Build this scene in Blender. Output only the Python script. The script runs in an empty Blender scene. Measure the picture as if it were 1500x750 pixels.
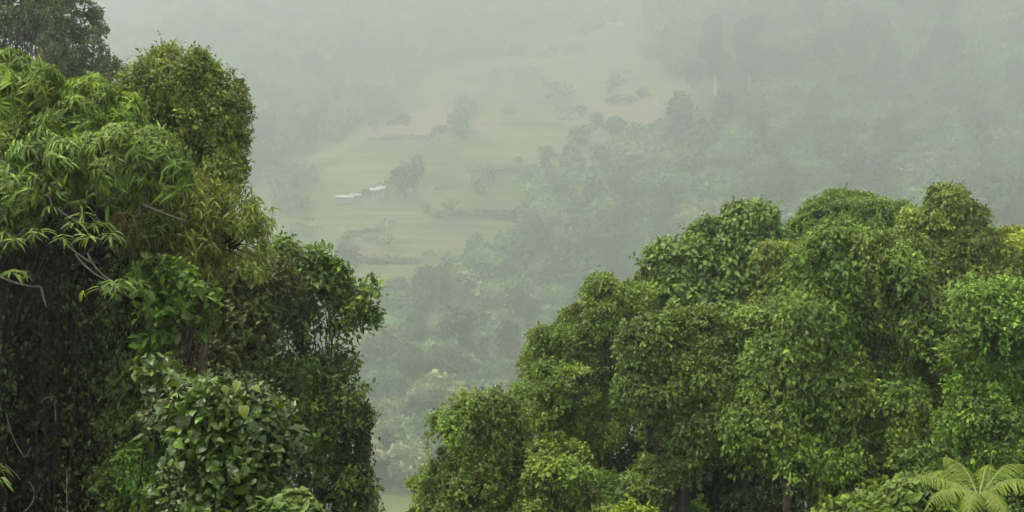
import bpy, math
import numpy as np

# ------------------------------------------------------------------ basics
SC = bpy.context.scene
COL = SC.collection
F = 2060.0                                   # focal length in photo pixels (1500 x 750 frame)
UP = np.array([0.0, 0.0, 1.0])
K = 2.5                                      # size of the far valley


def P(px, py, Y):
    """world point seen at photo pixel (px, py) at Y metres in front of the camera"""
    return np.array([(px - 750.0) / F * Y, Y, (375.0 - py) / F * Y])


def link(name, data=None, parent=None, loc=None):
    o = bpy.data.objects.new(name, data)
    COL.objects.link(o)
    if parent is not None:
        o.parent = parent
    if loc is not None:
        o.location = loc
    return o


def tag(o, label=None, cat=None, group=None, kind=None):
    if label: o['label'] = label
    if cat: o['category'] = cat
    if group: o['group'] = group
    if kind: o['kind'] = kind
    return o


def nrm(v):
    return v / np.maximum(np.linalg.norm(v, axis=-1, keepdims=True), 1e-9)


def hash3(i, j, k, s):
    h = (i.astype(np.int64) * 73856093) ^ (j.astype(np.int64) * 19349663) ^ (k.astype(np.int64) * 83492791) ^ (s * 2654435761)
    h = (h ^ (h >> 13)) * 1274126177
    h = h ^ (h >> 16)
    return (h & 0xFFFF) / 65535.0


def noise(p, s=0):
    """value noise in [0, 1] at points (n, 3)"""
    f = np.floor(p); t = p - f
    t = t * t * (3 - 2 * t)
    i, j, k = f[:, 0], f[:, 1], f[:, 2]
    r = 0
    for a in (0, 1):
        for b in (0, 1):
            for c in (0, 1):
                w = (t[:, 0] if a else 1 - t[:, 0]) * (t[:, 1] if b else 1 - t[:, 1]) * (t[:, 2] if c else 1 - t[:, 2])
                r = r + w * hash3(i + a, j + b, k + c, s)
    return r


def build_mesh(name, verts, quads, tint=None, mats=(), mat_idx=None, smooth=False):
    me = bpy.data.meshes.new(name)
    nv, nq = len(verts), len(quads)
    me.vertices.add(nv)
    me.vertices.foreach_set('co', np.ascontiguousarray(verts, dtype=np.float32).ravel())
    me.loops.add(nq * 4)
    me.loops.foreach_set('vertex_index', np.ascontiguousarray(quads, dtype=np.int32).ravel())
    me.polygons.add(nq)
    me.polygons.foreach_set('loop_start', np.arange(0, nq * 4, 4, dtype=np.int32))
    if mat_idx is not None:
        me.polygons.foreach_set('material_index', np.ascontiguousarray(mat_idx, dtype=np.int32))
    me.polygons.foreach_set('use_smooth', np.full(nq, smooth, dtype=bool))
    for m in mats: me.materials.append(m)
    if tint is not None:
        a = me.attributes.new('leaf_tint', 'FLOAT_COLOR', 'POINT')
        c = np.ones((nv, 4), dtype=np.float32); c[:, :3] = tint
        a.data.foreach_set('color', c.ravel())
    me.update(calc_edges=True)
    me.validate()
    return me


class Geo:
    """collects quads; one Geo becomes one mesh object"""
    def __init__(s):
        s.v, s.q, s.t, s.m, s.n = [], [], [], [], 0

    def add(s, v, q, t=None, mi=0):
        s.v.append(np.asarray(v, dtype=np.float64)); s.q.append(np.asarray(q) + s.n)
        s.t.append(np.ones((len(v), 3)) if t is None else t)
        s.m.append(np.full(len(q), mi))
        s.n += len(v)
        return s

    def mesh(s, name, mats, smooth=False):
        return build_mesh(name, np.concatenate(s.v), np.concatenate(s.q), np.concatenate(s.t), mats, np.concatenate(s.m), smooth)

    def obj(s, name, mats, parent=None, smooth=False, origin=None):
        if not s.v: return None
        if origin is not None:
            s.v = [v - np.asarray(origin) for v in s.v]
        return link(name, s.mesh(name, mats if isinstance(mats, (list, tuple)) else [mats], smooth), parent)

    def tube(s, pts, rad, sides=7, mi=0, tint=None):
        pts = np.asarray(pts, float); n = len(pts)
        rad = np.broadcast_to(np.asarray(rad, float), (n,)) if np.ndim(rad) == 0 else np.asarray(rad, float)
        d = nrm(np.gradient(pts, axis=0))
        ref = np.array([0.31, 0.95, 0.05])
        e1 = nrm(np.cross(d, ref)); e2 = np.cross(d, e1)
        a = np.linspace(0, 2 * np.pi, sides, endpoint=False)
        v = pts[:, None] + rad[:, None, None] * (np.cos(a)[None, :, None] * e1[:, None] + np.sin(a)[None, :, None] * e2[:, None])
        i = np.arange(n - 1)[:, None] * sides; j = np.arange(sides)[None]
        k = (j + 1) % sides
        q = np.stack([i + j, i + k, i + k + sides, i + j + sides], -1).reshape(-1, 4)
        t = None if tint is None else np.broadcast_to(tint, (n * sides, 3))
        return s.add(v.reshape(-1, 3), q, t, mi)

    def box(s, c, d, mi=0):
        c = np.asarray(c, float); d = np.asarray(d, float) / 2
        v = np.array([[x, y, z] for z in (-1, 1) for y in (-1, 1) for x in (-1, 1)]) * d + c
        q = [[0, 2, 3, 1], [4, 5, 7, 6], [0, 1, 5, 4], [2, 6, 7, 3], [0, 4, 6, 2], [1, 3, 7, 5]]
        return s.add(v, q, None, mi)


# ------------------------------------------------------------------ terrain
YP = [-120, -40, -6, 3, 12, 20, 40, 80, 150 * K, 215 * K, 4000]
ZP = [2, 0, -1.6, -1.9, -5.0, -7.6, -13.2, -26, -40 * K, -46 * K, -46 * K]


def foot(x):
    return 262 - 0.33 * np.clip(x, -40, 400) + 9 * np.sin(x / 43.0 + .7) + 6 * np.sin(x / 19.0)


def ground(x, y, terr=True):
    x = np.asarray(x, float); y = np.asarray(y, float)
    z0 = np.interp(y, YP, ZP)
    X, Y = x / K, y / K
    h = Y - foot(X)
    up = 0.37 * 0.5 * (h + np.sqrt(h * h + 400.0)) - 0.6
    up = np.where(h > -60, up, 0) * np.clip((h + 60) / 60, 0, 1)
    up = up + 1.0 * np.clip(Y - 765, 0, 250)          # unseen steep rise, added to block low sky light
    p = np.stack([X, Y, 0 * X], -1).reshape(-1, 3)
    far = np.clip((Y - 180) / 120, 0, 1)
    n = (noise(p / 70.0 + 5, 1).reshape(x.shape) - .5) * 22 + (noise(p / 26.0, 2).reshape(x.shape) - .5) * 5
    z = z0 + K * (up + n * far)
    z = z + (noise(p * K / 6.0, 3).reshape(x.shape) - .5) * 0.8 * (1 - far) * np.clip((y - 5) / 10, 0, 1)
    if terr:
        m = meadow(x, y, z)
        st = 2.6 * K
        f = z / st - np.floor(z / st)
        zt = (np.floor(z / st) + np.clip((f - .68) / .32, 0, 1)) * st
        z = z + (zt - z) * 0.9 * m
    return z


MEADOW = np.array([(340, 300), (420, 225), (560, 170), (700, 85), (800, 30), (850, -40), (985, -40), (970, 60), (1000, 130), (1030, 175), (930, 215), (845, 255),
                   (775, 300), (735, 355), (675, 395), (610, 440), (520, 440), (400, 420), (330, 400)], float)
EARTH = [np.array([(515, 170), (600, 150), (700, 158), (730, 195), (640, 212), (560, 205), (510, 195)], float), np.array([(800, 165), (870, 140), (960, 140), (1010, 165), (945, 212), (880, 222), (840, 205)], float)]
FIELD = np.array([(520, 722), (640, 716), (700, 760), (680, 830), (500, 830)], float)


def inside(poly, u, v):
    r = np.zeros(u.shape, bool)
    n = len(poly)
    for i in range(n):
        x0, y0 = poly[i]; x1, y1 = poly[(i + 1) % n]
        c = ((y0 > v) != (y1 > v))
        with np.errstate(divide='ignore', invalid='ignore'):
            xx = (x1 - x0) * (v - y0) / (y1 - y0 + 1e-12) + x0
        r ^= c & (u < xx)
    return r


def project(x, y, z):
    return 750 + F * x / y, 375 - F * z / y


def meadow(x, y, z):
    """1 where the slope is open grass: the terraced clearing and the valley field"""
    yy = np.maximum(y, 60)
    u, v = project(x, yy, z)
    p = np.stack([x, y, 0 * x], -1).reshape(-1, 3) / K
    w = (noise(p / 23.0, 7).reshape(x.shape) - .5) * 110
    w2 = (noise(p / 31.0 + 9, 8).reshape(x.shape) - .5) * 50
    m = inside(MEADOW, u + w, v + w2 * .6) | inside(FIELD, u + w * .3, v + w2 * .1)
    return np.where((y > 190 * K), m.astype(float), 0.0)


def grid_terrain():
    ys = np.concatenate([np.linspace(-110, 10, 25), np.linspace(14, 190 * K, 110), np.arange(192, 620, 1.4) * K, np.arange(622, 1010, 6.0) * K])
    us = np.linspace(-1, 1, 261)
    us = np.sign(us) * np.abs(us) ** 1.25
    X = us[None, :] * (70 + np.maximum(ys, 0) * 0.62)[:, None]
    Y = np.broadcast_to(ys[:, None], X.shape).copy()
    Z = ground(X, Y)
    M = meadow(X, Y, ground(X, Y, False))
    for _ in range(4):                           # grass thins out into the forest edge
        Mp = np.pad(M, 1, mode='edge')
        M = (Mp[:-2, 1:-1] + Mp[2:, 1:-1] + Mp[1:-1, :-2] + Mp[1:-1, 2:] + 2 * M) / 6
    V = np.stack([X, Y, Z], -1).reshape(-1, 3)
    r, c = X.shape
    i = np.arange(r - 1)[:, None] * c + np.arange(c - 1)[None]
    q = np.stack([i, i + 1, i + 1 + c, i + c], -1).reshape(-1, 4)
    T = np.repeat(M.reshape(-1, 1), 3, 1)
    u, v = project(V[:, 0], np.maximum(V[:, 1], 60), V[:, 2])
    wn = (noise(V / (9. * K), 71) - .5) * 70
    T[:, 1] = np.where(V[:, 1] > 190 * K, inside(EARTH[0], u + wn, v + wn * .25) | inside(EARTH[1], u + wn, v + wn * .25), 0)
    return V, q, T


# ------------------------------------------------------------------ materials
def new_mat(name):
    m = bpy.data.materials.new(name); m.use_nodes = True
    nt = m.node_tree; nt.nodes.clear()
    return m, nt.nodes, nt.links


def leaf_mat(name, rough=.5, spec=.35, trans=.3, noise_scale=3.0):
    """leaf: per-leaf colour in leaf_tint, waxy top, light coming through"""
    m, N, L = new_mat(name)
    out = N.new('ShaderNodeOutputMaterial')
    at = N.new('ShaderNodeAttribute'); at.attribute_name = 'leaf_tint'
    tc = N.new('ShaderNodeTexCoord')
    nz = N.new('ShaderNodeTexNoise'); nz.inputs['Scale'].default_value = noise_scale; nz.inputs['Detail'].default_value = 3
    L.new(tc.outputs['Object'], nz.inputs['Vector'])
    hs = N.new('ShaderNodeHueSaturation')
    mr = N.new('ShaderNodeMapRange'); mr.inputs[3].default_value = .8; mr.inputs[4].default_value = 1.2
    L.new(nz.outputs['Fac'], mr.inputs[0]); L.new(mr.outputs[0], hs.inputs['Value'])
    L.new(at.outputs['Color'], hs.inputs['Color'])
    pb = N.new('ShaderNodeBsdfPrincipled')
    pb.inputs['Roughness'].default_value = rough; pb.inputs['Specular IOR Level'].default_value = spec
    L.new(hs.outputs['Color'], pb.inputs['Base Color'])
    tr = N.new('ShaderNodeBsdfTranslucent')
    mx = N.new('ShaderNodeMix'); mx.data_type = 'RGBA'; mx.blend_type = 'MULTIPLY'; mx.inputs[0].default_value = 1
    L.new(hs.outputs['Color'], mx.inputs[6]); mx.inputs[7].default_value = (1.15, 1.1, .55, 1)
    L.new(mx.outputs[2], tr.inputs['Color'])
    ms = N.new('ShaderNodeMixShader'); ms.inputs[0].default_value = trans
    L.new(pb.outputs[0], ms.inputs[1]); L.new(tr.outputs[0], ms.inputs[2]); L.new(ms.outputs[0], out.inputs['Surface'])
    return m


def plain_mat(name, c1, c2, scale=6.0, rough=.85, bump=.3, stretch=(1, 1, 1)):
    m, N, L = new_mat(name)
    out = N.new('ShaderNodeOutputMaterial'); pb = N.new('ShaderNodeBsdfPrincipled'); pb.inputs['Roughness'].default_value = rough; pb.inputs['Specular IOR Level'].default_value = .15
    tc = N.new('ShaderNodeTexCoord'); mp = N.new('ShaderNodeMapping'); mp.inputs['Scale'].default_value = stretch
    nz = N.new('ShaderNodeTexNoise'); nz.inputs['Scale'].default_value = scale; nz.inputs['Detail'].default_value = 6
    cr = N.new('ShaderNodeValToRGB')
    cr.color_ramp.elements[0].position = .3; cr.color_ramp.elements[0].color = (*c1, 1)
    cr.color_ramp.elements[1].position = .7; cr.color_ramp.elements[1].color = (*c2, 1)
    bp = N.new('ShaderNodeBump'); bp.inputs['Strength'].default_value = bump
    L.new(tc.outputs['Object'], mp.inputs['Vector']); L.new(mp.outputs[0], nz.inputs['Vector'])
    L.new(nz.outputs['Fac'], cr.inputs['Fac']); L.new(cr.outputs[0], pb.inputs['Base Color'])
    L.new(nz.outputs['Fac'], bp.inputs['Height']); L.new(bp.outputs[0], pb.inputs['Normal']); L.new(pb.outputs[0], out.inputs[0])
    return m


def ground_mat():
    m, N, L = new_mat('slope_ground')
    out = N.new('ShaderNodeOutputMaterial'); pb = N.new('ShaderNodeBsdfPrincipled'); pb.inputs['Roughness'].default_value = .95
    pb.inputs['Specular IOR Level'].default_value = .1
    at = N.new('ShaderNodeAttribute'); at.attribute_name = 'leaf_tint'
    tc = N.new('ShaderNodeTexCoord')

    def nz(scale, detail=5, st=None):
        n = N.new('ShaderNodeTexNoise'); n.inputs['Scale'].default_value = scale; n.inputs['Detail'].default_value = detail
        if st:
            mp = N.new('ShaderNodeMapping'); mp.inputs['Scale'].default_value = st
            L.new(tc.outputs['Object'], mp.inputs['Vector']); L.new(mp.outputs[0], n.inputs['Vector'])
        else: L.new(tc.outputs['Object'], n.inputs['Vector'])
        return n

    def ramp(src, *st):
        c = N.new('ShaderNodeValToRGB'); e = c.color_ramp.elements
        e[0].position, e[0].color = st[0][0], (*st[0][1], 1)
        e[1].position, e[1].color = st[-1][0], (*st[-1][1], 1)
        for pos, colr in st[1:-1]:
            k = e.new(pos); k.color = (*colr, 1)
        L.new(src, c.inputs['Fac']); return c
    # forest floor: dark litter
    fl = ramp(nz(.35 / K).outputs['Fac'], (.3, (.018, .022, .010)), (.7, (.04, .05, .02)))
    # open grass with ploughed and bare-earth patches stretched along the contour
    big = nz(.028 / K, 4, (1, 1, 2.2))
    vo = N.new('ShaderNodeTexVoronoi'); vo.inputs['Scale'].default_value = .055 / K
    mpv = N.new('ShaderNodeMapping'); mpv.inputs['Scale'].default_value = (.75, .75, 2.4)
    wv = N.new('ShaderNodeMix'); wv.data_type = 'RGBA'; wv.inputs[0].default_value = .06
    L.new(tc.outputs['Object'], mpv.inputs['Vector'])
    va = N.new('ShaderNodeVectorMath'); va.operation = 'MULTIPLY_ADD'; wn = nz(.08 / K, 3)
    va.inputs[1].default_value = (18 * K, 18 * K, 14 * K); L.new(wn.outputs['Color'], va.inputs[0]); L.new(mpv.outputs[0], va.inputs[2])
    L.new(va.outputs[0], vo.inputs['Vector'])
    sv = N.new('ShaderNodeSeparateColor'); L.new(vo.outputs['Color'], sv.inputs[0])
    mm = N.new('ShaderNodeMath'); mm.operation = 'MULTIPLY_ADD'; mm.inputs[1].default_value = .45; L.new(sv.outputs[0], mm.inputs[0])
    m2 = N.new('ShaderNodeMath'); m2.operation = 'MULTIPLY'; m2.inputs[1].default_value = .55; L.new(big.outputs['Fac'], m2.inputs[0]); L.new(m2.outputs[0], mm.inputs[2])
    gr = ramp(mm.outputs[0], (.28, (.10, .145, .055)), (.40, (.165, .215, .07)), (.50, (.215, .25, .08)), (.60, (.24, .195, .115)), (.68, (.145, .20, .065)))
    band = nz(.22 / K, 3, (.12, .12, 2.6))
    gb = ramp(band.outputs['Fac'], (.35, (.55, .60, .55)), (.65, (.92, .90, .80)))
    mg = N.new('ShaderNodeMix'); mg.data_type = 'RGBA'; mg.blend_type = 'MULTIPLY'; mg.inputs[0].default_value = 1
    L.new(gr.outputs[0], mg.inputs[6]); L.new(gb.outputs[0], mg.inputs[7])
    mx = N.new('ShaderNodeMix'); mx.data_type = 'RGBA'
    sp = N.new('ShaderNodeSeparateColor'); L.new(at.outputs['Color'], sp.inputs[0])
    me_ = N.new('ShaderNodeMix'); me_.data_type = 'RGBA'
    mf = N.new('ShaderNodeMath'); mf.operation = 'MULTIPLY'; mf.inputs[1].default_value = .75
    er = ramp(nz(.3 / K, 4, (.3, .3, 2)).outputs['Fac'], (.35, (.17, .115, .07)), (.65, (.27, .19, .125)))
    L.new(sp.outputs[1], mf.inputs[0]); L.new(mf.outputs[0], me_.inputs[0]); L.new(mg.outputs[2], me_.inputs[6]); L.new(er.outputs[0], me_.inputs[7])
    L.new(sp.outputs[0], mx.inputs[0]); L.new(fl.outputs[0], mx.inputs[6]); L.new(me_.outputs[2], mx.inputs[7])
    L.new(mx.outputs[2], pb.inputs['Base Color']); L.new(pb.outputs[0], out.inputs[0])
    return m


M_LEAF = leaf_mat('broad_leaf', .55, .22, .32)
M_GLOSS = leaf_mat('glossy_leaf', .34, .36, .25)
M_FAR = leaf_mat('far_foliage', .75, .15, .28, .4)
M_DEAD = leaf_mat('dry_vine_leaf', .8, .06, .12)
M_BARK = plain_mat('bark', (.035, .028, .02), (.09, .075, .055), 14, .9, .6, (1, 1, .25))
M_BARK_RED = plain_mat('red_brown_bark', (.05, .03, .018), (.11, .07, .045), 10, .9, .6, (1, 1, .2))
M_TWIG = plain_mat('pale_twig', (.06, .06, .04), (.13, .12, .085), 20, .8, .2)
M_PALE = plain_mat('pale_bark', (.62, .62, .56), (.82, .82, .78), 1.5, .8, .1, (1, 1, .3))
M_VINE = plain_mat('vine_stem', (.007, .0055, .004), (.018, .014, .010), 18, .9, .4)  # near-black brown, with shade under the canopy put into the stem colour
M_STALK = plain_mat('fern_stalk', (.14, .17, .05), (.2, .2, .08), 18, .6, .1)
M_WHITE = plain_mat('whitewashed_wall', (.42, .42, .39), (.54, .54, .5), 1.2, .8, .1)
M_TIN = plain_mat('pale_tin_roof', (.46, .47, .45), (.60, .60, .58), 1.0, .5, .1)
M_RUST = plain_mat('dark_roof', (.10, .085, .07), (.17, .14, .11), 1.4, .85, .2)
M_DARK = plain_mat('weathered_wood', (.20, .19, .16), (.28, .26, .22), 2, .5, 0)
M_TRACK = plain_mat('pale_track', (.4, .38, .3), (.5, .47, .38), .5, .9, .2)

# ------------------------------------------------------------------ leaves
def template(st, wd, droop=.25, fold=.25):
    """one leaf along +Y, face up +Z: stations, half widths (of the length)"""
    st = np.asarray(st, float); wd = np.asarray(wd, float)
    zc = -droop * st ** 2
    ln = st - .25 * droop * st ** 2
    v = []
    for s, w, z in zip(ln, wd, zc):
        v += [(-w, s, z + fold * w), (0, s, z), (w, s, z + fold * w)]
    q = []
    for i in range(len(st) - 1):
        a = i * 3
        q += [(a, a + 1, a + 4, a + 3), (a + 1, a + 2, a + 5, a + 4)]
    return np.array(v), np.array(q)


T_OVAL = template([0, .42, 1], [.03, .30, .02], .25, .3)
T_OVAL5 = template([0, .2, .5, .8, 1], [.03, .24, .31, .18, .01], .3, .25)
T_LANCE = template([0, .2, .5, .8, 1], [.02, .062, .078, .046, .005], .55, .25)
T_NARROW = template([0, .35, 1], [.02, .085, .008], .5, .25)
T_HEART = template([0, .1, .3, .6, .85, 1], [.2, .37, .42, .30, .13, .01], .32, .2)
T_SPRAY = template([0, .45, 1], [.18, .5, .12], .35, .25)


def leaves(geo, tmpl, pos, axis, normal, size, tint, mi=0):
    if len(pos) == 0: return
    tv, tq = tmpl
    y = nrm(axis)
    x = np.cross(y, normal); bad = np.linalg.norm(x, axis=1) < 1e-3
    x[bad] = np.cross(y[bad], np.array([.3, .9, .1])); x = nrm(x)
    z = np.cross(x, y)
    z *= 1; flip = (z * normal).sum(1) < 0
    x[flip] *= -1; z[flip] *= -1
    v = tv[None, :, 0:1] * x[:, None] + tv[None, :, 1:2] * y[:, None] + tv[None, :, 2:3] * z[:, None]
    v = pos[:, None] + v * size[:, None, None]
    n, k = len(pos), len(tv)
    q = tq[None] + (np.arange(n) * k)[:, None, None]
    geo.add(v.reshape(-1, 3), q.reshape(-1, 4), np.repeat(tint, k, 0), mi)


def tints(base, n, rng, clump=None, var=.22, young=.08, ycol=(1.5, 1.35, .8), old=0.0):
    """real differences between leaves: brightness, hue, a few young yellow ones, a few dead ones"""
    c = np.array(base)[None] * np.exp(rng.normal(0, var * .8, (n, 1))) * np.exp(rng.normal(0, .04, (n, 3)))
    if clump is not None: c = c * clump
    k = rng.random(n) < young
    c[k] *= np.array(ycol)
    if old:
        k = rng.random(n) < old
        c[k] = np.array([.16, .12, .05]) * np.exp(rng.normal(0, .3, (k.sum(), 1)))
    return np.clip(c, .004, .6)


def rand_dir(n, rng):
    return nrm(rng.normal(size=(n, 3)))


def crown(geo, lobes, rng, base, tmpl=T_OVAL, leaf=.16, bump=.45, space=.42, twigs=9, per=6, droop=.25, spread=.55, fill=.3, gap=.22, gscale=1.3,
          rosette=False, young=.08, ycol=(1.4, 1.38, .85), var=.22, old=0., upb=.65, back=.55, cvar=.18, hang=0., mi=0, shoots=0., curtain=0.):
    """foliage over the lobes: lobes carry boughs (bumps), boughs carry twigs, twigs carry leaves. Returns twig tips."""
    lobes = [(np.asarray(c, float), np.asarray(r, float)) for c, r in lobes]
    Bs, Ns = [], []
    for i, (c, r) in enumerate(lobes):
        p = 1.6
        area = 4 * np.pi * (((r[0] * r[1]) ** p + (r[0] * r[2]) ** p + (r[1] * r[2]) ** p) / 3) ** (1 / p)
        n = max(6, int(area / space ** 2 * 1.25))
        u = rand_dir(n, rng)
        u = u[rng.random(n) < np.where(u[:, 1] > .35, back, 1.0)]
        rr = .80 + .22 * noise(u * 2.3 + i * 7.1, 11)[:, None] - .06
        B = c + u * r * rr
        nn = nrm(u / r)
        keep = np.ones(len(B), bool)
        for j, (c2, r2) in enumerate(lobes):
            if j != i: keep &= np.linalg.norm((B - c2) / r2, axis=1) > .78
        keep &= noise(B * gscale / bump * .35 + 31, 5) > gap
        Bs.append(B[keep]); Ns.append(nn[keep])
    B = np.concatenate(Bs); Nn = np.concatenate(Ns); nb = len(B)
    br = bump * np.exp(rng.normal(0, .28, nb))
    bt = np.exp(rng.normal(0, cvar, (nb, 1))) * np.exp(rng.normal(0, cvar * .22, (nb, 3)))
    bt[rng.random(nb) < young * .9] *= np.array([1.28, 1.34, .92])
    bt = np.minimum(bt, np.array([1.42, 1.42, 1.2]))
    k = np.maximum(1, (rng.poisson(twigs, nb) * (br / bump) ** 2).astype(int))
    idx = np.repeat(np.arange(nb), k); nt = len(idx)
    u = nrm(Nn[idx] * .55 + UP * upb + rng.normal(0, .48, (nt, 3)))
    T = B[idx] + u * (br[idx] * (.72 + .33 * rng.random(nt)))[:, None] * np.array([1, 1, .85])
    if shoots:                                   # leading shoots that stand clear of the bough
        far_ = rng.random(nt) < shoots * .35
        T = T + np.where(far_[:, None], nrm(u + UP * .6 + rng.normal(0, .35, u.shape)) * (br[idx] * rng.uniform(.08, .32, nt))[:, None], 0)
    if hang > 0:
        T[:, 2] -= hang * rng.random(nt) ** 2 * br[idx]
    # leaves on twigs
    kk = rng.poisson(per, nt) + 1
    li = np.repeat(np.arange(nt), kk); nl = len(li)
    ul = u[li]
    if rosette:
        ph = rng.random(nl) * 2 * np.pi
        e1 = nrm(np.cross(ul, np.array([.2, .1, .97]) + 0 * ul)); e2 = np.cross(ul, e1)
        rad = np.cos(ph)[:, None] * e1 + np.sin(ph)[:, None] * e2
        ax = nrm(ul * rng.uniform(.0, .7, nl)[:, None] + rad - UP * droop * rng.uniform(.5, 1.5, nl)[:, None])
        pos = T[li] + rng.normal(0, leaf * .12, (nl, 3))
        no = nrm(ul * .8 + UP * .6 + rng.normal(0, .2, (nl, 3)))
    else:
        ax = nrm(ul * .45 + rng.normal(0, .6, (nl, 3)) - UP * droop)
        pos = T[li] + rng.normal(0, leaf * spread, (nl, 3))
        no = nrm(Nn[idx][li] * .3 + UP * .65 + ul * .35 + rng.normal(0, .32, (nl, 3)))
    sz = leaf * np.exp(rng.normal(0, .28, nl))
    tc = np.exp(rng.normal(0, .10, (nt, 1)))
    leaves(geo, tmpl, pos, ax, no, sz, tints(base, nl, rng, (bt[idx] * tc)[li], var, young, ycol, old), mi)
    if curtain:                                  # strands of vine hanging from the edges of the boughs
        cb = np.where((rng.random(nb) < curtain) & (Nn[:, 1] < .3))[0]
        for _ in range(2):
            L0 = rng.uniform(.5, 1.9, len(cb)) * (bump / .5)
            m_ = np.maximum(6, (L0 / leaf * 5.5).astype(int)); ci = np.repeat(np.arange(len(cb)), m_); n_ = len(ci)
            st0 = B[cb] + Nn[cb] * np.array([1, 1, .1]) * (br[cb] * .85)[:, None] + rng.normal(0, .25, (len(cb), 3)) * bump
            tt = rng.random(n_)
            ps = st0[ci] + rng.normal(0, .055, (n_, 3)) * (1.4 - tt[:, None]) * (bump / .5); ps[:, 2] -= tt * L0[ci]
            leaves(geo, tmpl, ps, nrm(rng.normal(0, .45, (n_, 3)) + Nn[cb][ci] * .3 - UP * .9), nrm(Nn[cb][ci] * np.array([1, 1, 0]) + UP * .45 + rng.normal(0, .3, (n_, 3))),
                   leaf * .9 * np.exp(rng.normal(0, .22, n_)), tints(base, n_, rng, bt[cb][ci], var, young, ycol, old), mi)
    # inner leaves
    nf = int(nl * fill)
    if nf:
        vol = np.array([np.prod(r) ** (2 / 3) for c, r in lobes]); pick = rng.choice(len(lobes), nf, p=vol / vol.sum())
        C = np.array([c for c, r in lobes])[pick]; R = np.array([r for c, r in lobes])[pick]
        pos = C + rand_dir(nf, rng) * R * rng.uniform(.35, .84, (nf, 1))
        leaves(geo, tmpl, pos, nrm(rng.normal(size=(nf, 3)) - UP * droop), nrm(rng.normal(size=(nf, 3)) + UP * .8), leaf * 1.15 * np.exp(rng.normal(0, .2, nf)),
               tints(base, nf, rng, None, var, 0), mi)
    return T, u


def bent(a, b, rng, n=9, sag=.0, wob=.06):
    a = np.asarray(a, float); b = np.asarray(b, float)
    t = np.linspace(0, 1, n)[:, None]
    L_ = np.linalg.norm(b - a)
    p = a + (b - a) * t
    p = p + (rng.normal(0, wob * L_, (1, 3)) * np.sin(t * np.pi) + rng.normal(0, wob * L_ * .5, (1, 3)) * np.sin(2 * t * np.pi))
    p[:, 2] += -sag * L_ * np.sin(t[:, 0] * np.pi)
    return p


def px_lobes(Y, spec):
    """lobes given as (px, py, half width px, half height px[, extra depth m[, depth radius m]])"""
    out = []
    for s in spec:
        y = Y + (s[4] if len(s) > 4 else 0)
        rx, rz = s[2] / F * y, s[3] / F * y
        ry = s[5] if len(s) > 5 else .85 * rx + .15 * rz
        out.append((P(s[0], s[1], y), np.array([rx, ry, rz])))
    return out


def trunk_and_limbs(lobes, base, rng, r0, fork=.6, mat=M_BARK, parent=None, extra=0):
    g = Geo()
    cs = np.array([c for c, r in lobes]); top = cs.mean(0)
    fk = np.array([base[0] * .5 + top[0] * .5, base[1] * .5 + top[1] * .5, base[2] + (cs[:, 2].max() - base[2]) * fork])
    tp = bent(base, fk, rng, 10, 0, .03)
    g.tube(tp, r0 * np.linspace(1.15, .7, 10) + np.array([.5 * r0] + [0] * 9) * .6, 9)
    ends = [(c, r) for c, r in lobes]
    for c, r in ends:
        if np.linalg.norm(r) < .62 and len(ends) > 12: continue
        s = tp[rng.integers(6, 10)]
        lp = bent(s, c + np.array([0, 0, r[2] * .3]), rng, 9, -.03, .03)
        rr = r0 * .45 * np.clip(np.linalg.norm(r) / 2.2, .18, 1)
        g.tube(lp, np.linspace(rr, rr * .3, 9), 6)
        for _ in range(5 + extra):
            d = rand_dir(1, rng)[0]; d[2] = abs(d[2]) * .8
            q = lp[rng.integers(3, 9)]
            g.tube(bent(q, c + d * r * .72, rng, 6, 0, .05), np.linspace(rr * .35, .012, 6), 5)
    return g.obj('trunk', mat, parent, True)


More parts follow.
